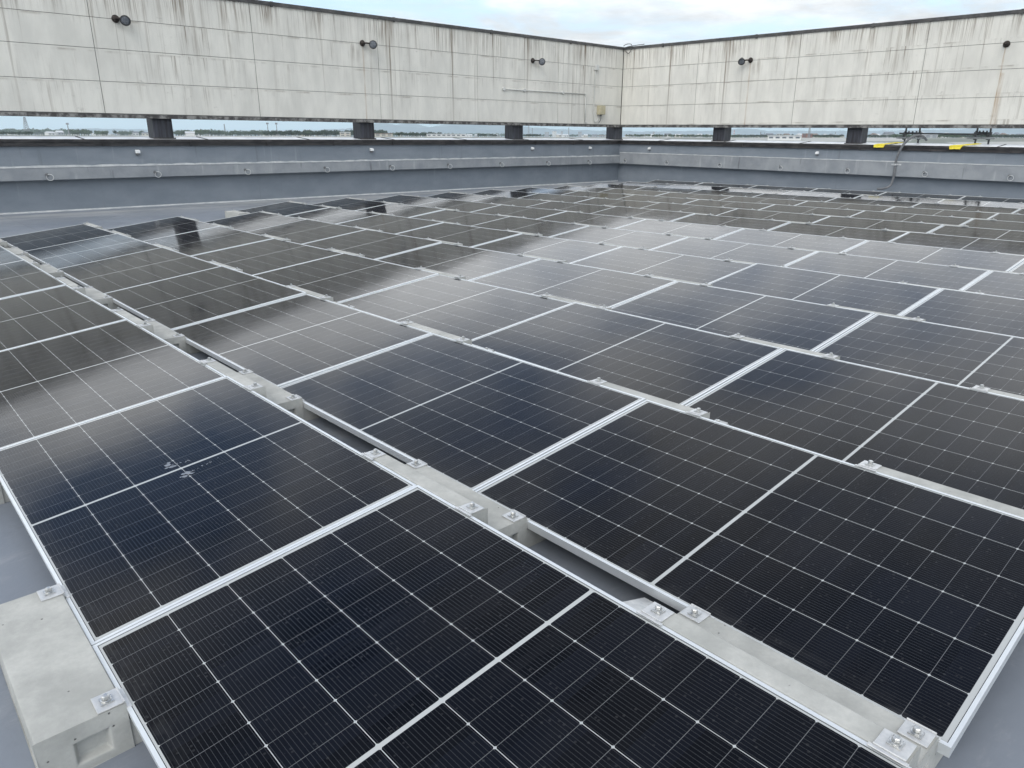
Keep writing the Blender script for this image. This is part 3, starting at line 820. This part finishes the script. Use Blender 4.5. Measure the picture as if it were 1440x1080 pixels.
M_leaf = []
def leaf_f(dark, lite):
    def f(q):
        o = q.obj(); n = q.noise(o, .35, 6, .7)
        return {'Base Color': q.mix(q.ramp(n, .35, .68), dark, lite), 'Roughness': .9}
    return f
M_leaf = [mat('dark_foliage', leaf_f((.012, .028, .016), (.045, .075, .035))), mat('green_foliage', leaf_f((.025, .048, .02), (.075, .115, .04)))]
def crown(bm, c, w_, h, q):
    """one tree: leaf-clump facets scattered through an uneven crown, on a short trunk"""
    tube(bm, [(c.x, c.y, c.z-.5), (c.x, c.y, c.z+h*.5)], w_*.05, 5)
    lobes = [(Vector((c.x+q.uniform(-.28, .28)*w_, c.y+q.uniform(-.28, .28)*w_, c.z+h*q.uniform(.42, .8))), q.uniform(.2, .36)) for _ in range(5)]
    for lc, lr in lobes:
        for _ in range(34):
            u = Vector((q.gauss(0, 1), q.gauss(0, 1), q.gauss(0, 1))).normalized()
            p = lc+Vector((u.x*w_*lr, u.y*w_*lr, u.z*h*lr*.8))*q.uniform(.75, 1.08)
            sz = w_*q.uniform(.07, .14); a = Vector((q.gauss(0, 1), q.gauss(0, 1), q.gauss(0, 1))).normalized()*sz; b = u.cross(a).normalized()*sz
            bm.faces.new([bm.verts.new(p+a), bm.verts.new(p+b-a*.3), bm.verts.new(p-a*.8-b*.5+u*sz*.3)])
def belt(px0, px1, top, d, n, mi, seed, hv=.25):
    bm = bmesh.new(); q = random.Random(seed)
    for i in range(n):
        px = px0+(px1-px0)*(i+q.random())/n; dd = d*q.uniform(.97, 1.05)
        b = at(px, 190, dd); g0 = ground(dd); tz = at(px, top, dd).z
        h = max(3., (tz-g0)*q.uniform(1-hv, 1.0)*1.12); crown(bm, Vector((b.x, b.y, g0)), h*q.uniform(.8, 1.25), h, q)
    o = obj('tree_belt', bm, M_leaf[mi]); tag(o, kind='stuff'); return o
BELTS = [(-30, 27, 186.2, 800, 14, 0), (26, 48, 187, 760, 6, 0), (-30, 100, 181.4, 2300, 40, 1), (100, 126, 182, 1300, 9, 1), (134, 152, 183.5, 1200, 6, 1),
         (168, 205, 184.5, 1700, 14, 1), (246, 276, 183.5, 1300, 10, 1), (276, 312, 182.5, 1250, 12, 1), (312, 376, 184, 1300, 24, 1), (372, 434, 184, 800, 24, 0), (428, 500, 183.5, 800, 28, 0),
         (524, 542, 183.2, 900, 6, 0), (542, 560, 187, 1300, 6, 1), (557, 622, 186, 720, 24, 0), (600, 720, 187.5, 2600, 40, 1), (671, 684, 189, 800, 5, 0), (688, 698, 190, 800, 4, 0), (737, 759, 189.5, 800, 8, 0),
         (760, 860, 189, 2700, 40, 1), (880, 1000, 189.8, 2600, 40, 1), (922, 927, 190, 1300, 2, 0), (944, 970, 192, 1400, 11, 1), (972, 1000, 190.6, 1100, 11, 0), (1026, 1062, 191.5, 1200, 14, 0), (1060, 1125, 191, 2300, 26, 1),
         (1144, 1186, 192.5, 1300, 16, 1), (1217, 1260, 194, 1800, 16, 1), (1238, 1330, 193, 2400, 34, 1), (1000, 1180, 194, 950, 50, 1), (1030, 1100, 193.6, 900, 26, 0), (1140, 1186, 193.5, 900, 18, 0), (1218, 1262, 194, 900, 16, 0), (1256, 1350, 194, 800, 40, 1), (1340, 1450, 193.6, 850, 40, 0), (1215, 1450, 193, 1200, 70, 1), (880, 1000, 193.5, 800, 26, 1), (1400, 1470, 192, 1000, 24, 0), (1384, 1402, 190.5, 1200, 7, 0)]
for i, (a, b, t_, d, n, mi) in enumerate(BELTS): belt(a, b, t_, d, int(n*1.6), mi, 100+i)
def tree1(px, top, d, lab, mi=0, wf=.8):
    b = at(px, 190, d); g0 = ground(d); h = at(px, top, d).z-g0; q = random.Random(int(px))
    t = thing('tree', lab, 'tree', (b.x, b.y, g0))
    bm = bmesh.new(); tube(bm, [(0, 0, -.5), (.1, 0, h*.3), (0, .1, h*.6)], [h*.035, h*.028, h*.012], 7); obj('trunk', bm, M_cable, t)
    bm = bmesh.new(); crown(bm, Vector((0, 0, 0)), h*wf, h, q); obj('crown', bm, M_leaf[mi], t)
tree1(163, 182.5, 700, 'round dark tree left of the leftmost pillar, far beyond the wall')
tree1(1115, 188.2, 900, 'dark tree beside the far red-brown block in the right slot', 0, .9)
tree1(1231, 191, 900, 'lone dark tree just right of the streaked pillar', 0, .7)
tree1(924.5, 189, 1000, 'lone dark tree in the slot right of the corner pillar', 0, .7)

M_h = [far('pale_wall', (.55, .55, .53), (.68, .68, .66)), far('cream_wall', (.45, .42, .36), (.56, .53, .46)), far('grey_wall', (.30, .31, .32), (.42, .43, .44)), far('brick_wall', (.20, .105, .085), (.28, .15, .12)), far('pinkish_wall', (.42, .31, .28), (.50, .38, .34))]
M_r = [far('pale_roof', (.50, .52, .54), (.66, .67, .68)), far('brown_roof', (.16, .12, .10), (.24, .18, .15)), far('slate_roof', (.12, .13, .15), (.20, .21, .23))]
M_win = far('window_glass', (.05, .06, .075), (.10, .12, .14), .3, .3)
def building(name, px0, px1, top, d, lab, wall, roof, floors=0, depth=10, group=None, gable=False, cat='building'):
    a = at(px0, 190, d); b = at(px1, 190, d); g0 = ground(d)
    W_ = math.hypot(b.x-a.x, b.y-a.y); h = max(2.5, at((px0+px1)/2, top, d).z-g0)
    t = thing(name, lab, cat, ((a.x+b.x)/2, (a.y+b.y)/2, g0), group)
    t.rotation_euler = (0, 0, atan2(b.y-a.y, b.x-a.x))
    he = h*.68 if gable else h-.4
    bm = bmesh.new(); box(bm, -W_/2, W_/2, 0, depth, -3, he); obj('wall', bm, wall, t)
    bm = bmesh.new()
    if gable:
        e = .5; vs = [bm.verts.new(p) for p in ((-W_/2-e, -e, he), (W_/2+e, -e, he), (W_/2+e, depth+e, he), (-W_/2-e, depth+e, he), (-W_/2-e*.5, depth/2, h), (W_/2+e*.5, depth/2, h))]
        for f in ((0, 1, 5, 4), (2, 3, 4, 5), (1, 2, 5), (3, 0, 4), (3, 2, 1, 0)): bm.faces.new([vs[i] for i in f])
    else: box(bm, -W_/2-.3, W_/2+.3, -.3, depth+.3, he+.02, h)
    obj('roof', bm, roof, t)
    if floors:
        fh_ = he/floors; n = max(2, int(W_/4))
        if floors*n <= 40:
            for i in range(floors):
                for j in range(n):
                    bm = bmesh.new(); x = -W_/2+(j+.5)*W_/n; box(bm, x-W_/n*.3, x+W_/n*.3, -.06, .1, fh_*(i+.35), fh_*(i+.8)); obj('window', bm, M_win, t)
        else:
            for i in range(floors):
                bm = bmesh.new(); box(bm, -W_/2+1, W_/2-1, -.06, .1, fh_*(i+.4), fh_*(i+.8)); obj('window', bm, M_win, t)
    return t
q = random.Random(21)
slots = [(2, 208, 190, 26), (250, 494, 190, 24), (530, 708, 191, 16), (738, 855, 191, 14), (882, 998, 192, 14), (1028, 1184, 194.5, 16), (1220, 1438, 197.5, 22), (1028, 1184, 0, 14), (1220, 1438, 0, 22), (884, 998, 0, 8)]
proto = {}
for a, b, yb, n in slots:
    n = int(n*1.3)
    for i in range(n):
        px = a+(b-a)*(i+q.random())/n; d = q.uniform(1500, 3600) if yb else q.uniform(1000, 1900)
        key = (q.randrange(3), q.choice((0, 0, 1, 2)))
        wm = q.uniform(8, 15); hm = q.uniform(5., 8.)
        if not yb: wm *= .7; hm *= .8
        if key not in proto:
            t = thing('house', 'x', 'house', (0, 0, 0)); bm = bmesh.new(); box(bm, -.5, .5, -.4, .4, -.4, .64); obj('wall', bm, M_h[key[0]], t)
            bm = bmesh.new(); vs = [bm.verts.new(p) for p in ((-.54, -.45, .64), (.54, -.45, .64), (.54, .45, .64), (-.54, .45, .64), (-.5, 0, 1), (.5, 0, 1))]
            for f in ((0, 1, 5, 4), (2, 3, 4, 5), (1, 2, 5), (3, 0, 4), (3, 2, 1, 0)): bm.faces.new([vs[k] for k in f])
            obj('roof', bm, M_r[key[1]], t)
            bm = bmesh.new(); box(bm, -.36, -.14, -.405, -.3, .2, .44); obj('window', bm, M_win, t); bm = bmesh.new(); box(bm, .12, .36, -.405, -.3, .2, .44); obj('window', bm, M_win, t)
            proto[key] = t; o = t
        else: o = copy_tree(proto[key])
        c = at(px, 190, d); o.location = (c.x, c.y, ground(d)); o.scale = (wm, wm, hm); o.rotation_euler = (0, 0, q.uniform(-.9, .4))
        tag(o, 'tiny distant house among others in the hazy town beyond the slot', 'house', 'distant houses beyond the slots')
building('factory', 478, 493, 185.5, 700, 'long pale flat factory left of the second pillar, seen through the slot', M_h[1], M_r[0], 2)
building('factory', 527, 552, 187.5, 600, 'cream factory with brown roof just right of the second pillar', M_h[1], M_r[1], 2)
building('office_block', 261, 274, 184.8, 900, 'white gabled hall right of the leftmost pillar', M_h[0], M_r[0], 0, 14, gable=True)
for i, (a, b, t_, w_, lab) in enumerate(((766, 772, 185.5, 2, 'grey tower block in the hazy skyline, left of the pale pair'), (776.5, 782.5, 184.2, 0, 'tallest pale tower block of the hazy skyline left of the corner'),
        (788.5, 791.5, 184.6, 2, 'slim grey tower of the hazy skyline, beside the thin mast'), (813, 818, 185.3, 2, 'squat grey tower of the hazy skyline nearest the corner'), (904.5, 912, 188.2, 0, 'wide pale block of the skyline right of the corner pillar'), (917.5, 920.5, 185.2, 2, 'slim grey tower of the skyline right of the corner pillar'))):
    building('tower_block', a, b, t_, 2500, lab, M_h[w_], M_r[2], 8, 18, 'tower blocks on the skyline', cat='tower')
building('brick_block', 1128, 1142.5, 187.6, 700, 'red-brown brick block with a lattice mast in the right wall slot', M_h[3], M_r[1], 3, 12)
building('warehouse', 1080, 1127, 194.6, 520, 'long low white warehouse with dark windows, right wall slot', M_h[0], M_r[0], 1, 20)
building('white_block', 1092, 1099.5, 188, 900, 'narrow white block behind the long white warehouse', M_h[0], M_r[0], 3, 10)
building('apartment_block', 1373, 1398, 191.5, 900, 'pinkish apartment block right of the scaffold', M_h[4], M_r[0], 4, 14)
building('grey_works', 1292, 1319, 194.2, 700, 'grey works building behind the scaffold rail', M_h[2], M_r[0], 3, 14)
building('long_hall', 600, 655, 190.3, 700, 'long low pale hall in the slot between the middle pillars', M_h[0], M_r[0], 1, 16)

M_steel = far('galvanised_steel', (.22, .23, .24), (.32, .33, .34))
M_redm = far('red_mast_paint', (.45, .06, .04), (.55, .09, .06)); M_whm = far('white_mast_paint', (.6, .6, .6), (.7, .7, .7))
def lattice(bm, w0, w1, h, n, r):
    C4 = ((1, 1), (-1, 1), (-1, -1), (1, -1))
    lev = [[Vector((a*(w0+(w1-w0)*k/n), b*(w0+(w1-w0)*k/n), h*k/n)) for a, b in C4] for k in range(n+1)]
    for A, B in zip(lev, lev[1:]):
        for i in range(4):
            tube(bm, [A[i], B[i]], r, 4); tube(bm, [A[i], B[(i+1) % 4]], r*.6, 4); tube(bm, [B[i], B[(i+1) % 4]], r*.6, 4)
def place_far(px, top, d):
    c = at(px, 190, d); g0 = ground(d); return (c.x, c.y, g0), at(px, top, d).z-g0
loc, h = place_far(39, 164.5, 1250)
t = thing('pylon', 'tall lattice power pylon in the leftmost slot', 'pylon', loc); t.rotation_euler = (0, 0, .9)
bm = bmesh.new(); lattice(bm, 3.0, .7, h, 9, .26); obj('tower', bm, M_steel, t)
for k in (.72, .83, .94):
    bm = bmesh.new(); tube(bm, [(-3.6*(1.5-k*.7), 0, h*k), (0, 0, h*k+1.2), (3.6*(1.5-k*.7), 0, h*k)], .2, 5); tube(bm, [(-3.6*(1.5-k*.7), 0, h*k), (3.6*(1.5-k*.7), 0, h*k)], .18, 5); obj('cross_arm', bm, M_steel, t)
for px, top, lab in ((97.5, 172.8, 'thin pole with a lamp cluster right of the power pylon'), (377.5, 172.5, 'floodlight pole, left of the pair over the tree belt'), (390, 172.5, 'floodlight pole, right of the pair over the tree belt')):
    loc, h = place_far(px, top, 800)
    t = thing('light_pole', lab, 'light pole', loc, 'tall light poles beyond the slot')
    bm = bmesh.new(); tube(bm, [(0, 0, 0), (0, 0, h)], [.45, .28], 8); obj('pole', bm, M_steel, t)
    bm = bmesh.new(); box(bm, -1.1, 1.1, -.4, .4, h-1.6, h); obj('lamp_bank', bm, M_steel, t)
for px, top, d, lab, stripe in ((317, 174.5, 1500, 'thin lattice mast between the leftmost pillar and the light poles', False), (743.3, 174, 1900, 'tall thin chimney just right of the third pillar', False), (748.5, 180, 1900, 'shorter thin mast beside the tall chimney', False), (799.6, 179.3, 1900, 'thin mast on the skyline left of the corner', False),
        (1032, 183.5, 1900, 'red and white mast in the right wall slot by the first pillar', True), (1069.5, 185.5, 1900, 'left one of two small masts in the right wall slot', False), (1075, 186.5, 1900, 'right one of two small masts in the right wall slot', False), (1174.5, 185.5, 1900, 'thin mast left of the streaked pillar', False)):
    loc, h = place_far(px, top, d); t = thing('mast', lab, 'mast', loc)
    bm = bmesh.new()
    r_ = 1.5 if px in (743.3,) else .8
    if stripe:
        for k in range(6): tube(bm, [(0, 0, h*k/6), (0, 0, h*(k+1)/6-.01)], r_, 6)
        o = obj('shaft', bm, [M_whm, M_redm], t)
        for i, p in enumerate(o.data.polygons): p.material_index = (i//8) % 2
    else: lattice(bm, r_, r_*.55, h, 12, .22); obj('shaft', bm, M_steel, t)
loc, h = place_far(1137.5, 176, 690); loc = (loc[0], loc[1], loc[2])
t = thing('lattice_mast', 'pale lattice mast rising in front of the red-brown brick block', 'mast', loc)
bm = bmesh.new(); lattice(bm, .75, .35, h, 14, .12); obj('shaft', bm, M_steel, t)

# ---------------------------------------------------------------- the air
def haze(dens):
    bm = bmesh.new(); box(bm, -9900, 9900, -9900, 9900, -16, 260)
    mm = bpy.data.materials.new('haze_air'); mm.use_nodes = True; nt = mm.node_tree; nt.nodes.clear()
    v = nt.nodes.new('ShaderNodeVolumePrincipled'); v.inputs['Density'].default_value = dens; v.inputs['Color'].default_value = (.80, .94, 1., 1)
    v.inputs['Anisotropy'].default_value = .2
    o_ = nt.nodes.new('ShaderNodeOutputMaterial'); nt.links.new(v.outputs[0], o_.inputs['Volume'])
    tag(obj('haze', bm, mm), kind='stuff')
haze(1.6e-4)
